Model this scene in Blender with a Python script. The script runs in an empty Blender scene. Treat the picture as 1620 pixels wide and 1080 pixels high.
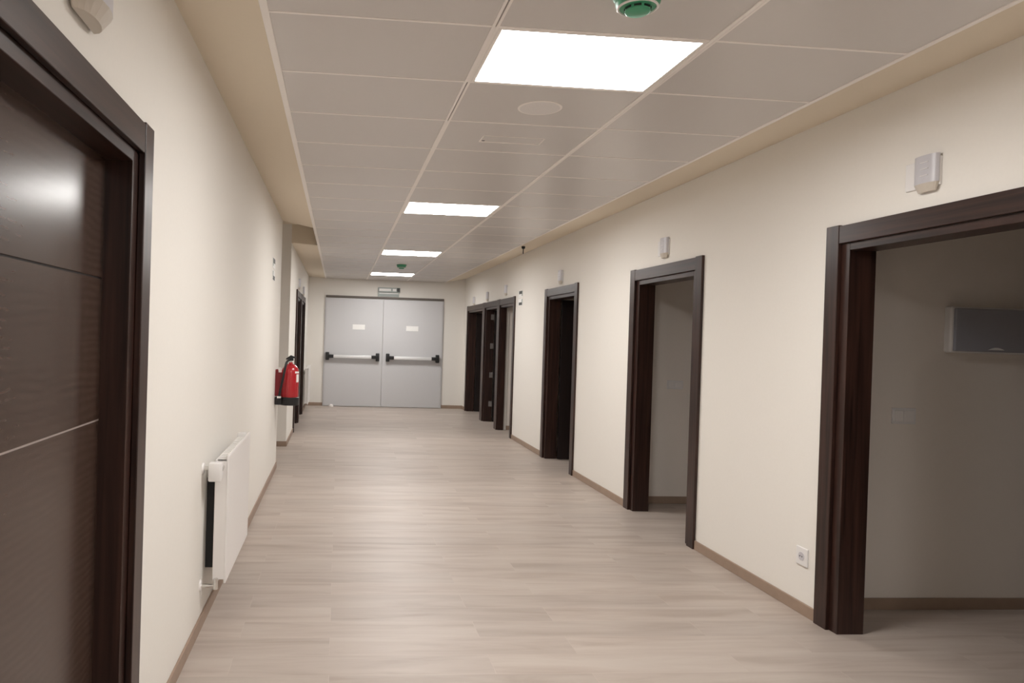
import bpy, bmesh, math, random
from mathutils import Vector, Matrix
random.seed(4)
COL = bpy.context.scene.collection
PI = math.pi

# ------------------------------------------------------------------ materials
def new_mat(name):
    m = bpy.data.materials.new(name); m.use_nodes = True
    nt = m.node_tree; b = nt.nodes['Principled BSDF']
    return m, nt, b

def plain(name, col, rough=0.5, metal=0.0, noise=0.04, bump=0.0, scale=40, coat=0.0, spec=0.5):
    """procedural material: colour with a slight noise variation and optional bump"""
    m, nt, b = new_mat(name)
    tc = nt.nodes.new('ShaderNodeTexCoord')
    nz = nt.nodes.new('ShaderNodeTexNoise'); nz.inputs['Scale'].default_value = scale
    nz.inputs['Detail'].default_value = 4
    nt.links.new(tc.outputs['Object'], nz.inputs['Vector'])
    mr = nt.nodes.new('ShaderNodeMix'); mr.data_type = 'RGBA'
    mr.inputs['A'].default_value = (*[c * (1 - noise) for c in col], 1)
    mr.inputs['B'].default_value = (*[min(1, c * (1 + noise)) for c in col], 1)
    nt.links.new(nz.outputs['Fac'], mr.inputs['Factor'])
    nt.links.new(mr.outputs['Result'], b.inputs['Base Color'])
    b.inputs['Roughness'].default_value = rough
    b.inputs['Metallic'].default_value = metal
    b.inputs['Specular IOR Level'].default_value = spec
    if coat:
        b.inputs['Coat Weight'].default_value = coat; b.inputs['Coat Roughness'].default_value = 0.2
    if bump:
        bp = nt.nodes.new('ShaderNodeBump'); bp.inputs['Strength'].default_value = bump
        bp.inputs['Distance'].default_value = 0.002
        nt.links.new(nz.outputs['Fac'], bp.inputs['Height'])
        nt.links.new(bp.outputs['Normal'], b.inputs['Normal'])
    return m

def wood_mat(name, c1, c2, scale=(1, 1, 1), rough=0.32, fig=9.0, axis='X'):
    m, nt, b = new_mat(name)
    tc = nt.nodes.new('ShaderNodeTexCoord')
    mp = nt.nodes.new('ShaderNodeMapping'); mp.inputs['Scale'].default_value = scale
    nt.links.new(tc.outputs['Object'], mp.inputs['Vector'])
    wv = nt.nodes.new('ShaderNodeTexWave'); wv.wave_type = 'BANDS'; wv.bands_direction = axis
    wv.inputs['Scale'].default_value = fig; wv.inputs['Distortion'].default_value = 7
    wv.inputs['Detail'].default_value = 1.5; wv.inputs['Detail Scale'].default_value = 0.8
    nt.links.new(mp.outputs['Vector'], wv.inputs['Vector'])
    nz = nt.nodes.new('ShaderNodeTexNoise'); nz.inputs['Scale'].default_value = 30
    nz.inputs['Detail'].default_value = 1.5
    nt.links.new(mp.outputs['Vector'], nz.inputs['Vector'])
    ad = nt.nodes.new('ShaderNodeMath'); ad.operation = 'MULTIPLY'
    nt.links.new(wv.outputs['Fac'], ad.inputs[0]); nt.links.new(nz.outputs['Fac'], ad.inputs[1])
    cr = nt.nodes.new('ShaderNodeValToRGB')
    cr.color_ramp.elements[0].color = (*c1, 1); cr.color_ramp.elements[1].color = (*c2, 1)
    cr.color_ramp.elements[1].position = 0.7
    nt.links.new(ad.outputs[0], cr.inputs['Fac'])
    nt.links.new(cr.outputs['Color'], b.inputs['Base Color'])
    b.inputs['Roughness'].default_value = rough
    bp = nt.nodes.new('ShaderNodeBump'); bp.inputs['Strength'].default_value = 0.004
    bp.inputs['Distance'].default_value = 0.001
    nt.links.new(ad.outputs[0], bp.inputs['Height']); nt.links.new(bp.outputs['Normal'], b.inputs['Normal'])
    return m

def streak_mat(name, c1, c2, scale, rough):
    m, nt, b = new_mat(name)
    tc = nt.nodes.new('ShaderNodeTexCoord')
    mp = nt.nodes.new('ShaderNodeMapping'); mp.inputs['Scale'].default_value = scale
    nt.links.new(tc.outputs['Object'], mp.inputs['Vector'])
    nz = nt.nodes.new('ShaderNodeTexNoise'); nz.inputs['Scale'].default_value = 1.0
    nz.inputs['Detail'].default_value = 5; nz.inputs['Distortion'].default_value = 0.6
    nt.links.new(mp.outputs['Vector'], nz.inputs['Vector'])
    cr = nt.nodes.new('ShaderNodeValToRGB')
    cr.color_ramp.elements[0].color = (*c1, 1); cr.color_ramp.elements[1].color = (*c2, 1)
    cr.color_ramp.elements[0].position = 0.3; cr.color_ramp.elements[1].position = 0.7
    nt.links.new(nz.outputs['Fac'], cr.inputs['Fac'])
    nt.links.new(cr.outputs['Color'], b.inputs['Base Color'])
    b.inputs['Roughness'].default_value = rough; b.inputs['Specular IOR Level'].default_value = 0.4
    return m

def floor_mat():
    m, nt, b = new_mat('floor_planks')
    N = nt.nodes.new; Lk = nt.links.new
    tc = N('ShaderNodeTexCoord')
    br = N('ShaderNodeTexBrick')
    br.offset = 0.37; br.offset_frequency = 2
    br.inputs['Scale'].default_value = 1.0
    br.inputs['Brick Width'].default_value = 1.2
    br.inputs['Row Height'].default_value = 0.20
    br.inputs['Mortar Size'].default_value = 0.0016
    br.inputs['Mortar Smooth'].default_value = 0.3
    br.inputs['Color1'].default_value = (0, 0, 0, 1); br.inputs['Color2'].default_value = (1, 1, 1, 1)
    br.inputs['Mortar'].default_value = (.5, .5, .5, 1)
    Lk(tc.outputs['Object'], br.inputs['Vector'])
    # grain stretched along x, shifted from plank to plank
    mp = N('ShaderNodeMapping'); mp.inputs['Scale'].default_value = (1.0, 7, 1)
    Lk(tc.outputs['Object'], mp.inputs['Vector'])
    sh = N('ShaderNodeVectorMath'); sh.operation = 'MULTIPLY_ADD'
    sh.inputs[1].default_value = (13, 7, 5)
    Lk(br.outputs['Color'], sh.inputs[0]); Lk(mp.outputs['Vector'], sh.inputs[2])
    nz = N('ShaderNodeTexNoise'); nz.inputs['Scale'].default_value = 1.3; nz.inputs['Detail'].default_value = 7
    nz.inputs['Roughness'].default_value = 0.55; nz.inputs['Distortion'].default_value = 0.5
    Lk(sh.outputs[0], nz.inputs['Vector'])
    cr = N('ShaderNodeValToRGB')
    e = cr.color_ramp.elements
    e[0].position = 0.30; e[0].color = (0.375, 0.306, 0.259, 1)
    e[1].position = 0.66; e[1].color = (0.49, 0.424, 0.374, 1)
    k = e.new(0.48); k.color = (0.445, 0.376, 0.328, 1)
    Lk(nz.outputs['Fac'], cr.inputs['Fac'])
    # per plank tone
    tone = N('ShaderNodeMapRange'); tone.inputs['To Min'].default_value = 0.93; tone.inputs['To Max'].default_value = 1.05
    Lk(br.outputs['Color'], tone.inputs['Value'])
    mu = N('ShaderNodeMix'); mu.data_type = 'RGBA'; mu.blend_type = 'MULTIPLY'; mu.inputs['Factor'].default_value = 1
    Lk(cr.outputs['Color'], mu.inputs['A']); Lk(tone.outputs['Result'], mu.inputs['B'])
    # joints
    jm = N('ShaderNodeMix'); jm.data_type = 'RGBA'
    fm = N('ShaderNodeMath'); fm.operation = 'MULTIPLY'; fm.inputs[1].default_value = 0.22
    Lk(br.outputs['Fac'], fm.inputs[0])
    Lk(fm.outputs[0], jm.inputs['Factor'])
    Lk(mu.outputs['Result'], jm.inputs['A']); jm.inputs['B'].default_value = (0.64, 0.56, 0.50, 1)
    Lk(jm.outputs['Result'], b.inputs['Base Color'])
    b.inputs['Roughness'].default_value = 0.42
    b.inputs['Specular IOR Level'].default_value = 0.4
    return m

M = {}
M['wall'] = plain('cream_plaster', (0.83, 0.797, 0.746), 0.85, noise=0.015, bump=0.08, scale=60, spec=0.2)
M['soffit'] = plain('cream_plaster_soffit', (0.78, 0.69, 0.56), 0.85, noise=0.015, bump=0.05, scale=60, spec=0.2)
M['room'] = plain('room_plaster', (0.84, 0.78, 0.72), 0.85, noise=0.015, bump=0.05, scale=60, spec=0.2)
M['tile'] = plain('ceiling_tile_metal', (0.665, 0.63, 0.605), 0.34, noise=0.01, spec=0.5)
M['grid'] = plain('ceiling_grid_white', (0.95, 0.90, 0.86), 0.5, noise=0.01)
M['floor'] = floor_mat()
M['wood'] = streak_mat('dark_wood', (0.013, 0.0055, 0.0042), (0.050, 0.022, 0.016), (40, 40, 1.6), 0.34)
M['woodh'] = streak_mat('dark_wood_rail', (0.013, 0.0055, 0.0042), (0.050, 0.022, 0.016), (40, 1.6, 40), 0.34)
M['hinge'] = plain('hinge_metal', (0.22, 0.20, 0.19), 0.4)
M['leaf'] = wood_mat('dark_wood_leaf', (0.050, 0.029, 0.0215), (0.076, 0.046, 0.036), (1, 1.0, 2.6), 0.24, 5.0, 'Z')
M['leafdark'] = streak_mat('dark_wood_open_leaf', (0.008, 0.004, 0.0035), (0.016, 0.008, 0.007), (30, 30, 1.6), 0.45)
M['base'] = plain('baseboard_wood', (0.33, 0.235, 0.175), 0.5, noise=0.12, scale=14)
M['white'] = plain('white_enamel', (0.83, 0.80, 0.78), 0.35, noise=0.01)
M['whiteplastic'] = plain('white_plastic', (0.80, 0.78, 0.77), 0.4, noise=0.01)
M['greyplastic'] = plain('pale_grey_plastic', (0.56, 0.545, 0.575), 0.35, noise=0.03)
M['amber'] = plain('cream_lens', (0.56, 0.50, 0.43), 0.35, noise=0.04)
M['greydoor'] = plain('grey_painted_steel', (0.60, 0.595, 0.605), 0.42, noise=0.01)
M['darkstrip'] = plain('dark_grey_strip', (0.12, 0.10, 0.085), 0.6)
M['black'] = plain('black_plastic', (0.012, 0.012, 0.013), 0.45)
M['silver'] = plain('brushed_aluminium', (0.82, 0.82, 0.82), 0.35, metal=0.2)
M['chrome'] = plain('chrome', (0.75, 0.74, 0.72), 0.18, metal=1.0)
M['green'] = plain('green_plastic', (0.075, 0.36, 0.20), 0.35)
M['red'] = plain('red_enamel', (0.43, 0.010, 0.018), 0.25, coat=0.5)
M['darkred'] = plain('dark_red_plastic', (0.22, 0.012, 0.018), 0.5)
M['paper'] = plain('white_paper', (0.90, 0.89, 0.87), 0.6)
M['void_shade'] = plain('plenum_shade', (0.03, 0.025, 0.02), 0.9)  # near-black colour that puts shade behind the ceiling slots
M['boxdoor'] = plain('smoky_grey_cover', (0.34, 0.345, 0.39), 0.3, noise=0.02)
M['signgrey'] = plain('sign_grey_green', (0.36, 0.40, 0.38), 0.5)
M['signdark'] = plain('sign_dark', (0.035, 0.035, 0.03), 0.5)
M['groove'] = plain('groove_dark', (0.012, 0.008, 0.007), 0.7)
M['groovepale'] = plain('groove_metal_inlay', (0.42, 0.36, 0.33), 0.4, metal=0.3)
def emit_mat(name, col, s):
    m, nt, b = new_mat(name)
    b.inputs['Base Color'].default_value = (0.9, 0.9, 0.9, 1)
    b.inputs['Emission Color'].default_value = (*col, 1); b.inputs['Emission Strength'].default_value = s
    return m
M['lamp'] = emit_mat('led_panel_glow', (1.0, 0.98, 0.955), 11.0)

# ------------------------------------------------------------------ mesh helpers
class MB:
    """collects shapes, then links them as one mesh object"""
    def __init__(s): s.bm = bmesh.new()
    def box(s, x0, x1, y0, y1, z0, z1, bevel=0.0, seg=2):
        t = bmesh.new(); bmesh.ops.create_cube(t, size=1)
        for v in t.verts:
            v.co = Vector(((x0 + x1) / 2 + v.co.x * (x1 - x0), (y0 + y1) / 2 + v.co.y * (y1 - y0), (z0 + z1) / 2 + v.co.z * (z1 - z0)))
        if bevel: bmesh.ops.bevel(t, geom=t.edges[:], offset=bevel, segments=seg, affect='EDGES', profile=0.5)
        s.add(t); return s
    def add(s, t):
        me = bpy.data.meshes.new('tmp'); t.to_mesh(me); t.free(); s.bm.from_mesh(me); bpy.data.meshes.remove(me)
    def cyl(s, p, q, r0, r1=None, n=24, cap=True):
        if r1 is None: r1 = r0
        p, q = Vector(p), Vector(q); d = q - p
        t = bmesh.new(); bmesh.ops.create_cone(t, cap_ends=cap, segments=n, radius1=r0, radius2=r1, depth=d.length)
        rot = d.to_track_quat('Z', 'Y').to_matrix().to_4x4()
        bmesh.ops.transform(t, matrix=Matrix.Translation((p + q) / 2) @ rot, verts=t.verts); s.add(t); return s
    def lathe(s, c, prof, n=40, axis='Z'):
        """prof: (radius, height) pairs about an axis through c"""
        t = bmesh.new(); rings = []
        for r, h in prof:
            ring = []
            if r < 1e-5: ring = [t.verts.new((0, 0, h))]
            else: ring = [t.verts.new((r * math.cos(2 * PI * i / n), r * math.sin(2 * PI * i / n), h)) for i in range(n)]
            rings.append(ring)
        for a, b in zip(rings, rings[1:]):
            for i in range(n):
                if len(a) == 1 and len(b) == 1: continue
                if len(a) == 1: t.faces.new((a[0], b[i], b[(i + 1) % n]))
                elif len(b) == 1: t.faces.new((a[i], b[0], a[(i + 1) % n]))
                else: t.faces.new((a[i], b[i], b[(i + 1) % n], a[(i + 1) % n]))
        bmesh.ops.recalc_face_normals(t, faces=t.faces[:])
        bmesh.ops.transform(t, matrix=Matrix.Translation(Vector(c)), verts=t.verts); s.add(t); return s
    def prism(s, pts, axis, a, b):
        """extrude a closed 2d outline along axis from a to b; the outline is in the two other axes in order"""
        t = bmesh.new()
        def P(u, v, w):
            return {'x': (w, u, v), 'y': (u, w, v), 'z': (u, v, w)}[axis]
        lo = [t.verts.new(P(u, v, a)) for u, v in pts]; hi = [t.verts.new(P(u, v, b)) for u, v in pts]
        t.faces.new(lo); t.faces.new(hi[::-1]); n = len(pts)
        for i in range(n): t.faces.new((lo[i], hi[i], hi[(i + 1) % n], lo[(i + 1) % n]))
        bmesh.ops.recalc_face_normals(t, faces=t.faces[:]); s.add(t); return s
    def tube(s, pts, r, n=12):
        """smooth tube through points"""
        pts = [Vector(p) for p in pts]; out = []
        for i in range(len(pts) - 1):
            p0 = pts[max(0, i - 1)]; p1 = pts[i]; p2 = pts[i + 1]; p3 = pts[min(len(pts) - 1, i + 2)]
            for k in range(6):
                u = k / 6
                out.append(0.5 * ((2 * p1) + (p2 - p0) * u + (2 * p0 - 5 * p1 + 4 * p2 - p3) * u * u + (3 * p1 - p0 - 3 * p2 + p3) * u ** 3))
        out.append(pts[-1]); t = bmesh.new(); rings = []
        for i, p in enumerate(out):
            d = (out[min(i + 1, len(out) - 1)] - out[max(i - 1, 0)]).normalized()
            q = d.to_track_quat('Z', 'Y')
            rings.append([t.verts.new(p + q @ Vector((r * math.cos(2 * PI * j / n), r * math.sin(2 * PI * j / n), 0))) for j in range(n)])
        for a, b in zip(rings, rings[1:]):
            for j in range(n): t.faces.new((a[j], a[(j + 1) % n], b[(j + 1) % n], b[j]))
        t.faces.new(rings[0][::-1]); t.faces.new(rings[-1])
        bmesh.ops.recalc_face_normals(t, faces=t.faces[:]); s.add(t); return s
    def build(s, name, mat, parent=None, smooth=False):
        off = Vector((0, 0, 0)); p = parent
        while p is not None: off += p.location; p = p.parent
        for v in s.bm.verts: v.co -= off
        me = bpy.data.meshes.new(name); s.bm.to_mesh(me); s.bm.free()
        if smooth:
            for f in me.polygons: f.use_smooth = True
            me.set_sharp_from_angle(angle=math.radians(38))
        me.materials.append(mat)
        o = bpy.data.objects.new(name, me); COL.objects.link(o)
        if parent: o.parent = parent
        return o

def tag(o, label=None, cat=None, group=None, kind=None):
    if label: o['label'] = label
    if cat: o['category'] = cat
    if group: o['group'] = group
    if kind: o['kind'] = kind
    return o
def empty(name, loc, **k):
    o = bpy.data.objects.new(name, None); o.location = loc; o.empty_display_size = 0.1
    COL.objects.link(o); return tag(o, **k)
def struct(o, label=None, cat=None): return tag(o, label, cat, kind='structure')

# ------------------------------------------------------------------ the place
WL, WR, YE, YB, CZ = -0.6615, 2.68, 15.3, -6.0, 2.695
GL, G1, G2, GR = -0.299, 0.5559, 1.4123, 2.2214      # ceiling grid lines across
Y0, DY = 2.698, 0.6
RT = 0.15                                            # wall thickness, right
RX = 5.6                                             # far side of the rooms
ZL, ZR = 2.765, 2.785                                # where the soffits meet the walls
NI0, NI1, ZN = 8.15, 9.70, 2.96                      # niche in the left wall

RD = [(2.36, 3.77), (5.135, 6.45), (7.93, 9.225), (10.84, 11.95), (11.95, 13.20), (13.20, 14.95)]
DH = 2.175
LD = [(1.20, 2.50), (11.05, 12.35), (12.37, 13.68)]

# floor
struct(MB().box(-2.4, RX, YB, YE + .2, -0.1, 0).build('floor', M['floor']), 'pale greige wood-look plank floor', 'floor')

# right wall with door openings
def wall_x(name, x0, x1, ya, yb, holes, top, mat, zh):
    m = MB(); y = ya
    for a, b in holes:
        if a > y + 1e-4: m.box(x0, x1, y, a, 0, top)
        m.box(x0, x1, a, b, zh, top); y = b
    m.box(x0, x1, y, yb, 0, top)
    return m.build(name, mat)
struct(wall_x('wall_right', WR, WR + RT, YB, YE, [(a + .07, b - .07) for a, b in RD], 3.1, M['wall'], DH - .07), 'cream plaster wall with six door openings on the right', 'wall')
struct(wall_x('wall_left', WL - .2, WL, YB, NI0, [(LD[0][0] + .07, LD[0][1] - .07)], 3.1, M['wall'], DH - .07), 'cream plaster wall at the left with the near door', 'wall')
m = MB(); y = NI1
for a, b in LD[1:]:
    m.box(WL - .2, WL, y, a + .07, 0, 3.1); m.box(WL - .2, WL, a + .07, b - .07, DH - .07, 3.1); y = b - .07
m.box(WL - .2, WL, y, YE, 0, 3.1)
m.box(-2.3, WL - .2, NI1, NI1 + .15, 0, 3.1)
struct(m.build('wall_left_far', M['wall']), 'cream plaster wall at the left beyond the niche', 'wall')
m = MB(); m.box(-2.3, WL - .2, NI0 - .15, NI0, 0, 3.1); m.box(-2.45, -2.3, NI0 - .15, NI1 + .15, 0, 3.1)
struct(m.build('wall_niche', M['wall']), 'cream plaster wall inside the side opening', 'wall')
struct(MB().box(-2.4, RX + .1, YE, YE + .2, 0, 3.1).build('wall_end', M['wall']), 'cream plaster wall at the end of the corridor', 'wall')
struct(MB().box(-2.4, RX + .1, YB - .2, YB, 0, 3.1).build('wall_back', M['wall']), 'cream plaster wall behind the camera', 'wall')

# rooms to the right
PART = [(-0.2, -0.05), (3.965, 4.10), (6.62, 6.75), (9.32, 9.45), (11.90, 11.98), (13.14, 13.22)]
for i, (a, b) in enumerate(PART):
    struct(MB().box(WR + RT, RX, a, b, 0, 2.62).build('wall_room', M['room']), 'plain plaster partition wall between side rooms', 'wall')
struct(MB().box(RX, RX + .1, -0.2, YE, 0, 2.72).build('wall_room_back', M['room']), 'plain plaster wall at the back of the side rooms', 'wall')
struct(MB().box(WR + RT, RX, -0.2, YE, 2.62, 2.72).build('ceiling_rooms', M['room']), 'plaster ceiling of the side rooms', 'ceiling')

# ceiling: tiles, grid, soffits
tiles = MB(); grid = MB(); dark = MB()
gap = 0.004
rows = [(Y0 + DY * k, Y0 + DY * (k + 1), k) for k in range(-14, 21)]
for ya, yb, k in rows:
    for c, (xa, xb) in enumerate(((GL, G1), (G1, G2), (G2, GR))):
        if c == 1 and k % 6 == 0: continue
        tiles.box(xa + gap, xb - gap, ya + gap, yb - gap, CZ, CZ + .015, 0.0015, 1)
    for xa, xb in ((GL, G1), (G1, G2), (G2, GR)):
        if ya > -3: grid.box(xa + .008, xb - .008, ya - .006, ya + .006, CZ - .0025, CZ + .02)
struct(tiles.build('ceiling', M['tile']), 'suspended ceiling of pale beige metal tiles', 'ceiling')
yb0, ye0 = YB, YE
for xa, xb in ((G1, None), (G2, None)):
    grid.box(xa - .014, xa - .003, yb0, ye0, CZ - .004, CZ + .02)
    grid.box(xa + .003, xa + .014, yb0, ye0, CZ - .004, CZ + .02)
    segs = ((yb0, 2.698), (3.298, 3.898)) if xa == G1 else ()
    y = yb0
    for a, b in segs:
        if a > y: grid.box(xa - .004, xa + .004, y, a, CZ - .0025, CZ + .02)
        y = b
    grid.box(xa - .004, xa + .004, y, ye0, CZ - .0025, CZ + .02)
struct(grid.build('trim_1', M['grid']), 'white metal grid bars of the suspended ceiling', 'trim')
struct(MB().box(GL - .02, GR + .02, YB, YE, CZ + .03, CZ + .05).build('ceiling_void_shade', M['void_shade']), 'dark sheet coloured as the shade above the ceiling tiles', 'ceiling')  # added dark sheet, its colour stands in for shade in the slots
e = MB()
e.box(GL - .022, GL + .008, YB, YE, CZ - .006, CZ + .03, 0.002, 1)
e.box(GR - .008, GR + .014, YB, YE, CZ - .006, CZ + .03, 0.002, 1)
struct(e.build('trim_2', M['grid']), 'white metal edge angles along the soffits', 'trim')
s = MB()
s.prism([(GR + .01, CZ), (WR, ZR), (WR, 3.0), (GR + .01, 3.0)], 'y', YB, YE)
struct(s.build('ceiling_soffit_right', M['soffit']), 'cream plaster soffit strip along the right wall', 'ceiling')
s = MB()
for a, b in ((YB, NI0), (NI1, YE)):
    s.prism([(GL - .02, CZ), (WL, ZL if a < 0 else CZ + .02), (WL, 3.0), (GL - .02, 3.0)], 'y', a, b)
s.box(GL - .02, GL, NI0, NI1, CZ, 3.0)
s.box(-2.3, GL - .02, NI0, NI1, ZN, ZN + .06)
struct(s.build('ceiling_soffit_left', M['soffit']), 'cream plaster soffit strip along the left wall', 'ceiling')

# baseboards
def baseb(name, segs, side, lab):
    m = MB()
    for q in segs: m.box(*q, 0, 0.068, 0.002, 1)
    struct(m.build(name, M['base']), lab, 'baseboard')
segs = []; y = YB
for a, b in RD:
    if a - y > .02: segs.append((WR - .011, WR, y, a))
    y = b
segs.append((WR - .011, WR, y, YE))
baseb('baseboard_right', segs, 1, 'light brown skirting along the right wall')
baseb('baseboard_left', [(WL, WL + .011, YB, LD[0][0]), (WL, WL + .011, LD[0][1], NI0), (WL, WL + .011, NI1, LD[1][0]), (WL, WL + .011, LD[2][1], YE), (-2.3, WL, NI1 - .011, NI1), (-2.3, WL, NI0, NI0 + .011)], -1, 'light brown skirting along the left wall')
baseb('baseboard_end', [(WL + .011, -.30, YE - .011, YE), (2.20, WR - .011, YE - .011, YE)], 0, 'light brown skirting along the end wall')
segs = [(WR + RT, RX, a - .011, a) for a, b in PART]
segs += [(RX - .011, RX, -.05, 3.9), (RX - .011, RX, 4.1, 6.6), (RX - .011, RX, 6.75, 9.3)]
baseb('baseboard_rooms', segs, 0, 'brown skirting inside the side rooms')

# ------------------------------------------------------------------ wooden doors
def door(name, side, a, b, thick, label, leaf=None, stile=0.10, lin=0.06, hinge=False):
    """side 1: in the right wall, -1: in the left wall; a..b outer width along y"""
    W = WR if side > 0 else WL
    root = empty(name, (W, (a + b) / 2, 0), label=label, cat='door', kind='structure')
    X = lambda d: W + side * d                      # depth into the wall
    def bx(m, d0, d1, y0, y1, z0, z1, bv=0.0):
        x0, x1 = sorted((X(d0), X(d1))); m.box(x0, x1, y0, y1, z0, z1, bv, 2)
    for y0, y1 in ((a, a + stile), (b - stile, b)):
        m = MB(); bx(m, -.022, 0, y0, y1, 0, DH + .006, .003); m.build('side_casing', M['wood'], root)
    m = MB(); bx(m, -.020, 0, a + stile, b - stile, DH - .095, DH, .003); m.build('head_casing', M['woodh'], root)
    for y0, y1 in ((a + stile - .03, a + stile + lin), (b - stile - lin, b - stile + .03)):
        m = MB(); bx(m, -.008 if False else .0005, thick, y0, y1, 0, DH - .095, .002); m.build('side_jamb', M['wood'], root)
    m = MB(); bx(m, .0005, thick, a + stile + lin, b - stile - lin, DH - .135, DH - .071, .002); m.build('head_jamb', M['woodh'], root)
    ya, yb = a + stile + lin, b - stile - lin; zt = DH - .137
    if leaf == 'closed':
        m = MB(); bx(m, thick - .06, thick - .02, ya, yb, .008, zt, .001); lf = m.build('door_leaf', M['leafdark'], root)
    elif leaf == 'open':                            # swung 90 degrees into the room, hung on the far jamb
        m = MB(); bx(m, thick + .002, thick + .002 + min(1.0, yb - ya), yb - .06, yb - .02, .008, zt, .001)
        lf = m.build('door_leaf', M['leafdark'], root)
        m = MB(); hx = thick + .9
        x0, x1 = sorted((X(hx), X(hx + .12))); m.box(x0 - .04, x1 - .06, yb - .105, yb - .09, 1.02, 1.04, .004); m.cyl((X(hx), yb - .10, 1.03), (X(hx), yb - .055, 1.03), .01)
        m.build('door_handle', M['silver'], lf)
    if hinge:
        for z in (1.915, 1.385, .855, .325):
            m = MB(); bx(m, thick - .06, thick - .01, yb - .004, yb + .001, z - .05, z + .05, .001)
            m.cyl((X(thick - .003), yb - .012, z - .05), (X(thick - .003), yb - .012, z + .05), .009)
            m.build('hinge', M['hinge'], root)
    return root

d = door('door_1', -1, *LD[0], 0.16, 'near left doorway with a closed dark wood door leaf', None)
# its closed leaf: three veneer panels parted by two horizontal lines
ya, yb = LD[0][0] + .155, LD[0][1] - .155
m = MB(); x0, x1 = WL - .125, WL - .084
m.box(x0, x1, ya, yb, .008, 1.2195, .001); m.box(x0, x1, ya, yb, 1.2245, 1.6635, .001); m.box(x0, x1, ya, yb, 1.6685, DH - .13, .001)
lf = m.build('door_leaf', M['leaf'], d)
MB().box(x0 + .004, x1 - .003, ya, yb, 1.6630, 1.6690).build('groove', M['groove'], lf)
MB().box(x0 + .004, x1 - .001, ya, yb, 1.2190, 1.2250).build('inlay', M['groovepale'], lf)
m = MB(); hy = ya + .07
m.box(x1, x1 + .008, hy - .022, hy + .022, .93, 1.13, .004); m.cyl((x1, hy, 1.06), (x1 + .05, hy, 1.06), .009); m.box(x1 + .04, x1 + .056, hy - .01, hy + .12, 1.05, 1.07, .006)
m.build('door_handle', M['silver'], lf)

door('door_2', 1, *RD[0], RT, 'nearest right doorway, open, with dark wood frame')
door('door_3', 1, *RD[1], RT, 'second right doorway, open onto a grey wall')
door('door_4', 1, *RD[2], RT, 'third right doorway with its dark leaf open', 'open')
door('door_5', 1, *RD[3], .10, 'nearest doorway of the far row of three on the right', stile=.085, lin=.02)
door('door_6', 1, *RD[4], RT, 'middle doorway of the far row of three with silver hinges', 'open', hinge=True)
door('door_7', 1, *RD[5], RT, 'farthest doorway on the right beside the end wall', 'open')
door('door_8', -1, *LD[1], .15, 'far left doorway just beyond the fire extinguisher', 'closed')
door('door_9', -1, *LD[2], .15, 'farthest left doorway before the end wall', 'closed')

# ------------------------------------------------------------------ grey double door
EX0, EXM, EX1, EZ = -0.285, 0.925, 2.195, 2.29
root = empty('door_10', ((EX0 + EX1) / 2, YE, 0), label='grey steel double fire door with push bars at the corridor end', cat='door', kind='structure')
MB().box(EX0 - .01, EX1 + .02, YE - .05, YE, EZ, EZ + .045, .002).build('head_strip', M['darkstrip'], root)
m = MB(); m.box(EX0 - .022, EX0, YE - .03, YE, 0, EZ, .002); m.box(EX1, EX1 + .022, YE - .03, YE, 0, EZ, .002); m.build('door_frame', M['greydoor'], root)
for i, (xa, xb, ba, bb, pa, pb) in enumerate(((EX0, EXM - .004, -.266, .865, .285, .545), (EXM + .004, EX1, 1.005, 2.14, 1.42, 1.68))):
    lf = MB().box(xa, xb, YE - .045, YE - .001, .008, EZ - .006, .003).build('door_leaf', M['greydoor'], root)
    zb = 1.055; yf = YE - .045
    for x, s_ in ((ba, 1), (bb, -1)):
        m = MB(); x0, x1 = sorted((x, x + s_ * .075))
        m.box(x0, x1, yf - .075, yf, zb - .085, zb + .085, .012)
        xa2, xb2 = sorted((x + s_ * .06, x + s_ * .17)); m.box(xa2, xb2, yf - .10, yf - .045, zb - .035, zb + .035, .008)
        m.build('bar_bracket', M['black'], lf, True)
    m = MB(); m.box(ba + .165, bb - .165, yf - .105, yf - .055, zb - .032, zb + .030, .012); m.build('push_bar', M['silver'], lf, True)
    m = MB(); m.box(pa, pb, yf - .003, yf, 1.63, 1.735); m.build('notice', M['paper'], lf)
tag(MB().lathe((-.12, YE - .12, 0), [(0, 0), (.05, 0), (.05, .02), (.035, .045), (0, .05)], 20).build('door_stop', M['white'], smooth=True),
    'small white stop on the floor at the foot of the left grey door leaf', 'door stop')

# exit luminaire above it
root = empty('exit_light', (1.03, YE, 2.36), label='slim white emergency light box with grey sign panel above the grey double door', cat='emergency light')
MB().box(.80, 1.27, YE - .05, YE, 2.435, 2.535, .006).build('housing', M['signgrey'], root)
MB().box(.825, 1.075, YE - .054, YE - .048, 2.462, 2.512).build('diffuser', M['paper'], root)
MB().box(1.11, 1.185, YE - .054, YE - .048, 2.462, 2.512).build('diffuser', M['paper'], root)
MB().box(1.20, 1.262, YE - .056, YE - .048, 2.450, 2.530, .003).build('test_button', M['signdark'], root)
m = MB().box(.80, 1.25, YE - .012, YE - .001, 2.345, 2.43, .002); m.build('sign_panel', M['signgrey'], root)
m = MB().box(.83, 1.24, YE - .0145, YE - .012, 2.405, 2.425); m.build('sign_stripe', M['paper'], root)

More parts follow.
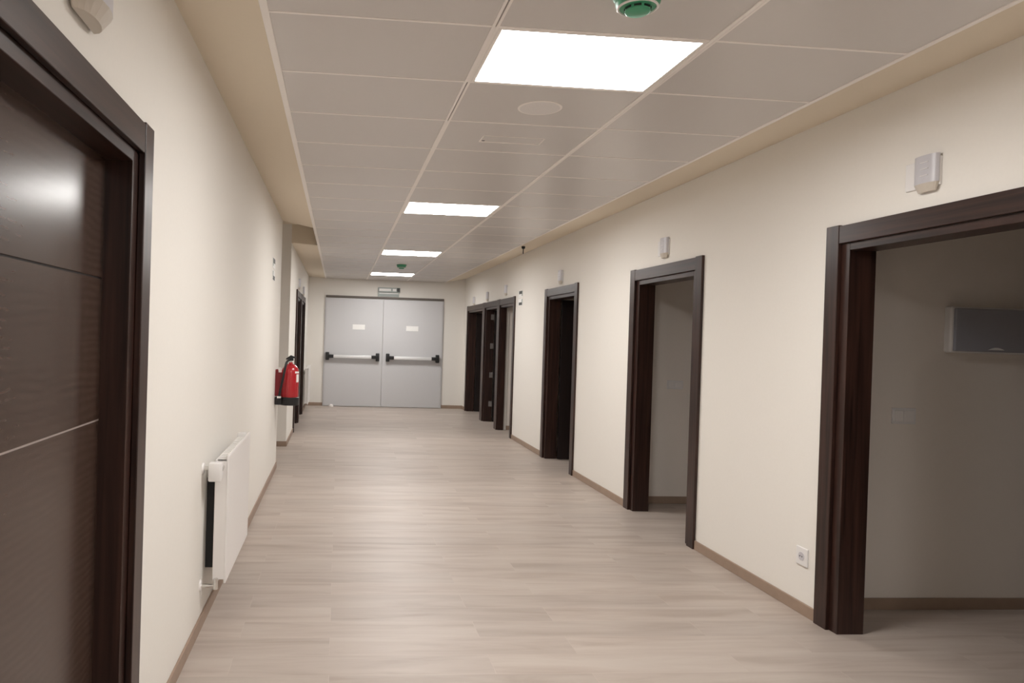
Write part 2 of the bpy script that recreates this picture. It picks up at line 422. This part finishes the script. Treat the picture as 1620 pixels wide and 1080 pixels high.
# ------------------------------------------------------------------ ceiling lights
def light(k, label):
    ya = Y0 + DY * k; yb = ya + DY
    root = empty('ceiling_light', ((G1 + G2) / 2, (ya + yb) / 2, CZ), label=label, cat='ceiling light', group='square LED panels in the ceiling')
    m = MB(); xa, xb = G1 + .015, G2 - .015; y0, y1 = ya + .006, yb - .006
    w = .016
    m.box(xa, xa + w, y0, y1, CZ - .004, CZ + .02, .001, 1); m.box(xb - w, xb, y0, y1, CZ - .004, CZ + .02, .001, 1)
    m.box(xa + w, xb - w, y0, y0 + w, CZ - .004, CZ + .02, .001, 1); m.box(xa + w, xb - w, y1 - w, y1, CZ - .004, CZ + .02, .001, 1)
    m.build('frame', M['grid'], root)
    x0, x1, q0, q1, r = xa + w - .002, xb - w + .002, y0 + w - .002, y1 - w + .002, .02
    pts = []
    for cx, cy, a0 in ((x1 - r, q1 - r, 0), (x0 + r, q1 - r, 90), (x0 + r, q0 + r, 180), (x1 - r, q0 + r, 270)):
        for j in range(5):
            t = math.radians(a0 + 22.5 * j); pts.append((cx + r * math.cos(t), cy + r * math.sin(t)))
    MB().prism(pts, 'z', CZ - .001, CZ + .006).build('diffuser', M['lamp'], root)
light(0, 'glowing white LED ceiling panel nearest the viewer, largest in view')
light(6, 'second glowing LED ceiling panel along the corridor')
light(12, 'third glowing LED ceiling panel, nearer side of the far smoke detector')
light(18, 'glowing LED ceiling panel closest to the grey double door')
light(-6, 'LED ceiling panel behind the viewpoint')
light(-12, 'LED ceiling panel at the back end of the corridor')

# smoke detectors
def detector(x, y, label):
    root = empty('smoke_detector', (x, y, CZ), label=label, cat='smoke detector', group='green smoke detectors')
    MB().lathe((x, y, CZ), [(0, 0), (.083, 0), (.083, -.012), (.078, -.018), (.074, -.02)], 48).build('base', M['green'], root, True)
    MB().lathe((x, y, CZ), [(.074, -.018), (.073, -.036), (.064, -.047), (.044, -.051)], 48).build('body', M['green'], root, True)
    m = MB().lathe((x, y, CZ), [(.066, -.046), (.0685, -.0495), (.066, -.052), (.0615, -.0525), (.060, -.048)], 48)
    m.build('rim', M['white'], root, True)
    MB().lathe((x, y, CZ), [(.043, -.049), (.043, -.056), (.042, -.0635), (.036, -.068), (0, -.069)], 40).build('sensing_chamber', M['green'], root, True)
    m = MB()
    for i in range(8):
        t = 2 * PI * (i + .5) / 8; c, s_ = math.cos(t), math.sin(t)
        tb = bmesh.new(); bmesh.ops.create_cube(tb, size=1)
        bmesh.ops.transform(tb, matrix=Matrix.Translation((x + c * .0425, y + s_ * .0425, CZ - .0565)) @ Matrix.Rotation(t, 4, 'Z') @ Matrix.Diagonal((.003, .024, .006, 1)), verts=tb.verts)
        m.add(tb)
    m.build('vent_slots', M['black'], root)
detector(.973, 2.372, 'round green smoke detector on the ceiling nearest the viewer, before the first light')
detector(1.0, 11.9, 'small green smoke detector far away between the last two light panels')

# speaker and hatch
root = empty('ceiling_speaker', (.985, 3.61, CZ), label='faint round white speaker grille flush in the ceiling tile beyond the first light', cat='speaker')
MB().lathe((.985, 3.61, CZ), [(.112, .002), (.112, -.001), (.108, -.0025), (.101, -.0025)], 48).build('ring', M['grid'], root, True)
MB().lathe((.985, 3.61, CZ), [(.102, .001), (.102, -.0022), (0, -.0022)], 48).build('grille', plain('grille', (.80, .77, .75), .6, noise=.2, scale=400), root)
root = empty('emergency_light', (.985, 4.215, CZ), label='flush recessed rectangular emergency light outline in the ceiling beyond the round speaker', cat='emergency light')
m = MB()
x0, x1, y0, y1 = .80, 1.17, 4.15, 4.28; w = .008
m.box(x0, x1, y1 - w, y1, CZ - .005, CZ + .002, .001, 1); m.box(x0, x0 + w, y0, y1 - w, CZ - .005, CZ + .002, .001, 1); m.box(x1 - w, x1, y0, y1 - w, CZ - .005, CZ + .002, .001, 1); m.box(x0 + w, x1 - w, y0, y0 + w * .5, CZ - .002, CZ + .002)
m.build('frame', M['grid'], root)
MB().box(x0 + w, x1 - w, y0 + w * .5, y1 - w, CZ - .0012, CZ + .002).build('cover', M['tile'], root)
MB().box(x0 + .016, x0 + .032, y1 - .03, y1 - .016, CZ - .0022, CZ - .001).build('indicator', M['signdark'], root)

# black hook at the far right soffit
root = empty('ceiling_hook', (2.30, 9.0, CZ), label='tiny black hook hanging from the ceiling edge above the third right doorway', cat='hook')
MB().lathe((2.30, 9.0, 2.70), [(0, 0), (.022, 0), (.024, -.02), (.015, -.032), (0, -.034)], 20).build('cap', M['black'], root, True)
MB().cyl((2.30, 9.0, 2.68), (2.30, 9.0, 2.605), .006, n=10).build('rod', M['black'], root)

# ------------------------------------------------------------------ call lamps over the doors
def call_lamp(side, y, z, label, s=1.0, dp=.022):
    W = WR if side > 0 else WL; X = lambda d: W - side * d
    root = empty('call_lamp', (W, y, z), label=label, cat='signal lamp', group='signal lamps over the doors')
    m = MB(); x0, x1 = sorted((X(-.004), X(.012))); m.box(x0, x1, y - .10 * s, y + (.10 if s == 1 else .04) * s, z - .065, z + .065, .004); m.build('back_plate', M['whiteplastic'], root)
    # body: rounded front, plan outline extruded in z
    pts = [(X(.010), y - .098 * s)]
    for j in range(11):
        t = -PI / 2 + PI * j / 10; pts.append((X(.016 + dp * math.cos(t)), y + s * (-.032 + .068 * math.sin(t))))
    pts += [(X(.010), y + .036 * s)]
    body = MB(); body.prism(pts, 'z', z - .05, z + .078); body.build('lamp_body', M['greyplastic'], root, True)
    # bevelled cream lens under the body
    t = bmesh.new(); n = len(pts); cx, cy = X(.03), y - .04 * s
    up = [t.verts.new((px, py, z - .05)) for px, py in pts]
    lo = [t.verts.new((X(.010) + (px - X(.010)) * .62, cy + (py - cy) * .72, z - .088)) for px, py in pts]
    t.faces.new(up); t.faces.new(lo[::-1])
    for i in range(n): t.faces.new((up[i], lo[i], lo[(i + 1) % n], up[(i + 1) % n]))
    bmesh.ops.recalc_face_normals(t, faces=t.faces[:]); m = MB(); m.add(t); m.build('lens', M['amber'], root)
    for k in range(3):
        zz = z - .015 + k * .03
        x0, x1 = sorted((X(.014 + dp), X(.0178 + dp))); MB().box(x0, x1, y - .062 * s, y - .018 * s, zz - .0015, zz + .0015).build('rib', M['whiteplastic'], root)
call_lamp(1, 3.135, 2.335, 'pale signal lamp above the nearest right doorway')
call_lamp(1, 5.81, 2.315, 'pale signal lamp above the second right doorway')
call_lamp(1, 8.62, 2.295, 'pale signal lamp above the third right doorway')
call_lamp(1, 11.50, 2.31, 'pale signal lamp over the nearest door of the far row of three')
call_lamp(1, 12.95, 2.285, 'pale signal lamp over the middle door of the far row of three')
call_lamp(1, 14.25, 2.26, 'pale signal lamp over the last door before the end wall on the right')
call_lamp(-1, 1.90, 2.355, 'pale signal lamp above the near left door, cut by the top of the picture', 1.6, .055)
call_lamp(-1, 11.55, 2.29, 'pale signal lamp over the far left door beyond the fire extinguisher')
call_lamp(-1, 12.95, 2.26, 'pale signal lamp over the last left door before the end wall')

# ------------------------------------------------------------------ wall signs
def signs(side, y, w, label):
    W = WR if side > 0 else WL; X = lambda d: W - side * d
    def bx(m, d0, d1, *a):
        x0, x1 = sorted((X(d0), X(d1))); return m.box(x0, x1, *a)
    root = empty('wall_sign', (W, y, 2.03), label=label, cat='sign', group='pictogram sign pairs')
    for z0, z1, zd0, zd1 in ((2.145, 2.245, 2.195, 2.24), (2.025, 2.125, 2.03, 2.07)):
        p = bx(MB(), 0, .004, y - w / 2, y + w / 2, z0, z1).build('sign_plate', M['paper'], root)
        bx(MB(), .004, .006, y - w * .42, y + w * .35, zd0, zd1).build('pictogram', M['signdark'], p)
        bx(MB(), .004, .006, y - w * .46, y - w * .30, z0 + .02, z1 - .01).build('pictogram', M['signgrey'], p)
signs(1, 10.55, .24, 'pair of small black and white signs on the right wall beside far doors')
signs(-1, 7.22, .26, 'small black and white signs on the left wall above the fire extinguisher')

# ------------------------------------------------------------------ fire extinguisher
ex, ey = -0.505, 7.80
root = empty('fire_extinguisher', (ex, ey, .74), label='red fire extinguisher with black base and hose hung at the corner of the left wall', cat='fire extinguisher')
MB().lathe((ex, ey, 0), [(0, .80), (.088, .80), (.093, .81), (.093, 1.09), (.088, 1.125), (.070, 1.155), (.040, 1.178), (.022, 1.185), (.022, 1.20), (0, 1.20)], 48).build('cylinder', M['red'], root, True)
MB().lathe((ex, ey, 0), [(0, .742), (.094, .742), (.098, .75), (.098, .825), (.092, .83), (0, .83)], 48).build('foot_ring', M['black'], root, True)
MB().cyl((ex, ey, 1.19), (ex, ey, 1.222), .018, .015, 20).build('valve_collar', M['chrome'], root, True)
m = MB(); m.box(ex - .02, ex + .03, ey - .03, ey + .03, 1.215, 1.24, .006)
m.prism([(ex - .05, 1.225), (ex + .045, 1.245), (ex + .045, 1.258), (ex + .0, 1.275), (ex - .05, 1.24)], 'y', ey - .014, ey + .014)
m.build('handle', M['black'], root, True)
m = MB(); m.tube([(ex - .01, ey - .02, 1.225), (ex - .035, ey - .08, 1.205), (ex - .05, ey - .112, 1.14), (ex - .075, ey - .118, 1.0), (ex - .10, ey - .112, .87), (ex - .105, ey - .112, .83)], .0125)
m.cyl((ex - .105, ey - .112, .855), (ex - .108, ey - .112, .80), .015, .02, 16)
m.build('hose', M['black'], root, True)
MB().box(ex - .125, ex - .085, ey - .135, ey - .10, .822, .842, .004).build('hose_clip', M['white'], root)
m = MB(); m.box(WL - .004, ex - .06, ey - .03, ey + .05, .835, 1.12, .008); m.build('wall_bracket', M['darkred'], root)
m = MB(); m.box(WL, ex - .06, ey - .05, ey + .05, .745, .825, .006); m.build('bracket_foot', M['black'], root)
t = bmesh.new()
def arc(t0, t1, z0, z1, r):
    n = 10; a = [t.verts.new((ex + r * math.cos(t0 + (t1 - t0) * i / n), ey + r * math.sin(t0 + (t1 - t0) * i / n), z0)) for i in range(n + 1)]
    b_ = [t.verts.new((ex + r * math.cos(t0 + (t1 - t0) * i / n), ey + r * math.sin(t0 + (t1 - t0) * i / n), z1)) for i in range(n + 1)]
    for i in range(n): t.faces.new((a[i], a[i + 1], b_[i + 1], b_[i]))
arc(-.95, -.25, 1.085, 1.105, .0938); arc(-.75, -.3, .99, 1.075, .0938)
m = MB(); m.add(t); m.build('label_sticker', M['paper'], root)
m = MB(); m.lathe((ex - .107, ey - .02, 1.12), [(0, -.03), (.02, -.03), (.022, 0), (.012, .02), (0, .022)], 20); m.build('pressure_gauge', M['white'], root, True)

# ------------------------------------------------------------------ radiators
def radiator(y0, y1, z0, z1, xf, label, detail=True):
    root = empty('radiator', ((WL + xf) / 2, y0, z0), label=label, cat='radiator', group='white panel radiators')
    MB().box(xf - .012, xf, y0, y1, z0, z1, .004).build('front_panel', M['white'], root)
    m = MB(); m.box(xf - .070, xf - .058, y0 + .015, y1 - .015, z0 + .01, z1 - .02, .003); m.build('back_panel', M['white'], root)
    m = MB()
    n = int((y1 - y0) / .033)
    for i in range(n):
        y = y0 + .03 + i * (y1 - y0 - .06) / (n - 1); m.box(xf - .058, xf - .012, y - .001, y + .001, z0 + .04, z1 - .05)
    m.build('fins', M['white'], root)
    for ya, yb in ((y0 + .001, y0 + .007), (y1 - .007, y1 - .001)):
        MB().box(xf - .066, xf - .010, ya, yb, z0 + .02, z1 - .025, .001).build('side_cover', M['white'], root)
    m = MB()
    m.box(xf - .012, xf - .002, y0 + .002, y1 - .002, z1 - .006, z1 + .004, .002)
    for i in range(int((y1 - y0) / .05)):
        y = y0 + .03 + i * .05; m.box(xf - .066, xf - .012, y, y + .034, z1 - .022, z1 - .018)
    m.build('top_grille', M['white'], root)
    for y in (y0 + .12, y1 - .07):
        m = MB(); m.box(WL, xf - .066, y - .02, y + .02, z0 + .05, z1 - .13, .002); m.build('wall_bracket', M['black' if detail and y < y0 + .2 else 'white'], root)  # near bracket is long and black to paint the shade behind the radiator
    m = MB(); m.box(xf - .075, xf - .02, y1 - .05, y1 - .015, z1 - .03, z1 + .006, .008); m.build('air_vent', M['white'], root, True)
    if detail:
        # thermostatic valve at the near top corner
        m = MB(); yv = y0 - .052; xv = xf - .055
        m.box(xv - .033, xv + .033, yv - .035, yv + .03, z1 - .115, z1 - .022, .008); m.build('thermostat_head', M['whiteplastic'], root, True)
        m = MB(); m.cyl((WL, yv + .01, z1 - .055), (xf - .02, yv + .01, z1 - .055), .012, n=16); m.cyl((xf - .03, yv, z1 - .055), (xf - .03, y0 + .01, z1 - .055), .011, n=16)
        m.build('valve_body', M['chrome'], root, True)
        m = MB(); m.cyl((WL, yv + .01, z1 - .055), (WL + .008, yv + .01, z1 - .055), .030, .026, 28); m.build('wall_rosette', M['white'], root, True); m = MB(); m.cyl((WL, y0 - .03, z0 - .0), (WL + .008, y0 - .03, z0 - .0), .030, .026, 28)
        m.build('wall_rosette', M['white'], root, True)
        m = MB(); m.tube([(WL + .004, y0 - .03, z0), (WL + .05, y0 - .03, z0 - .002), (xf - .045, y0 - .028, z0 - .002)], .009)
        m.cyl((xf - .045, y0 - .028, z0 - .018), (xf - .045, y0 - .028, z0 + .035), .013, .011, 16); m.cyl((xf - .045, y0 - .028, z0 + .02), (xf - .045, y0 + .02, z0 + .02), .010, n=16)
        m.build('return_valve', M['chrome'], root, True)
radiator(3.73, 4.62, .225, .875, WL + .122, 'white panel radiator on the left wall in the foreground with square thermostat head')
radiator(13.80, 14.90, .16, .86, WL + .11, 'white radiator far away on the left wall before the grey double door', False)

# ------------------------------------------------------------------ socket, switches, box
root = empty('wall_socket', (WR, 3.905, .33), label='small white power socket low on the right wall beside the nearest doorway', cat='socket')
MB().box(WR - .010, WR, 3.855, 3.955, .275, .378, .004).build('socket_plate', M['whiteplastic'], root)
t = MB(); t.cyl((WR - .0125, 3.905, .327), (WR - .0095, 3.905, .327), .024, n=28); t.build('socket_well', M['greyplastic'], root, True)
m = MB()
for dy in (-.0095, .0095): m.cyl((WR - .0135, 3.905 + dy, .327), (WR - .0115, 3.905 + dy, .327), .004, n=10)
m.build('pin_holes', M['black'], root)
def switch(x0, x1, y, z0, z1, label):
    root = empty('light_switch', ((x0 + x1) / 2, y, (z0 + z1) / 2), label=label, cat='light switch', group='white double light switches in the side rooms')
    MB().box(x0, x1, y - .009, y, z0, z1, .003).build('switch_plate', M['whiteplastic'], root)
    w = x1 - x0
    for a, b in ((.08, .44), (.46, .90)): MB().box(x0 + w * a, x0 + w * b, y - .014, y - .008, z0 + .015, z1 - .015, .002).build('rocker', M['white'], root)
switch(3.235, 3.383, 3.965, 1.09, 1.183, 'white light switch on the wall seen through the nearest right doorway')
switch(3.12, 3.278, 6.62, 1.09, 1.172, 'white light switch on the wall seen through the second right doorway')
y = 3.965
root = empty('fuse_box', (3.81, y, 1.65), label='white electrical cabinet with smoky grey cover on the wall inside the nearest right doorway', cat='electrical box')
MB().box(3.545, 4.08, y - .05, y + .004, 1.515, 1.785, .012, 3).build('housing', M['whiteplastic'], root)
c = MB().box(3.560, 4.068, y - .066, y - .048, 1.525, 1.775, .006).build('cover', M['boxdoor'], root)
m = MB()
m.prism([(3.765 + .10 * (i / 12), 1.537 + .014 * math.sin(PI * i / 12)) for i in range(13)], 'y', y - .073, y - .064); m.build('latch', M['paper'], c)

# ------------------------------------------------------------------ camera
cam = bpy.data.cameras.new('camera'); co = bpy.data.objects.new('camera', cam); COL.objects.link(co)
F, CX = 1140.99, 630.61
cam.sensor_fit = 'HORIZONTAL'; cam.sensor_width = 36; cam.lens = F / 1620 * 36
cam.shift_x = (810 - CX) / 1620
cam.clip_start = 0.05; cam.clip_end = 60
yaw, pitch, roll = (math.radians(v) for v in (4.7519, -0.4165, 1.7352))
fw = Vector((math.sin(yaw) * math.cos(pitch), math.cos(yaw) * math.cos(pitch), math.sin(pitch)))
r = Vector((math.cos(yaw), -math.sin(yaw), 0)); u = r.cross(fw)
r2 = r * math.cos(roll) + u * math.sin(roll); u2 = -r * math.sin(roll) + u * math.cos(roll)
mt = Matrix((r2, u2, -fw)).transposed().to_4x4(); mt.translation = Vector((0, 0, 1.513))
co.matrix_world = mt
sc = bpy.context.scene; sc.camera = co

w = bpy.data.worlds.new('world'); sc.world = w; w.use_nodes = True
w.node_tree.nodes['Background'].inputs['Color'].default_value = (0.02, 0.02, 0.02, 1)
vs = sc.view_settings
vs.view_transform = 'Standard'; vs.look = 'None'; vs.gamma = 1; vs.use_curve_mapping = False
vs.exposure = 1.66
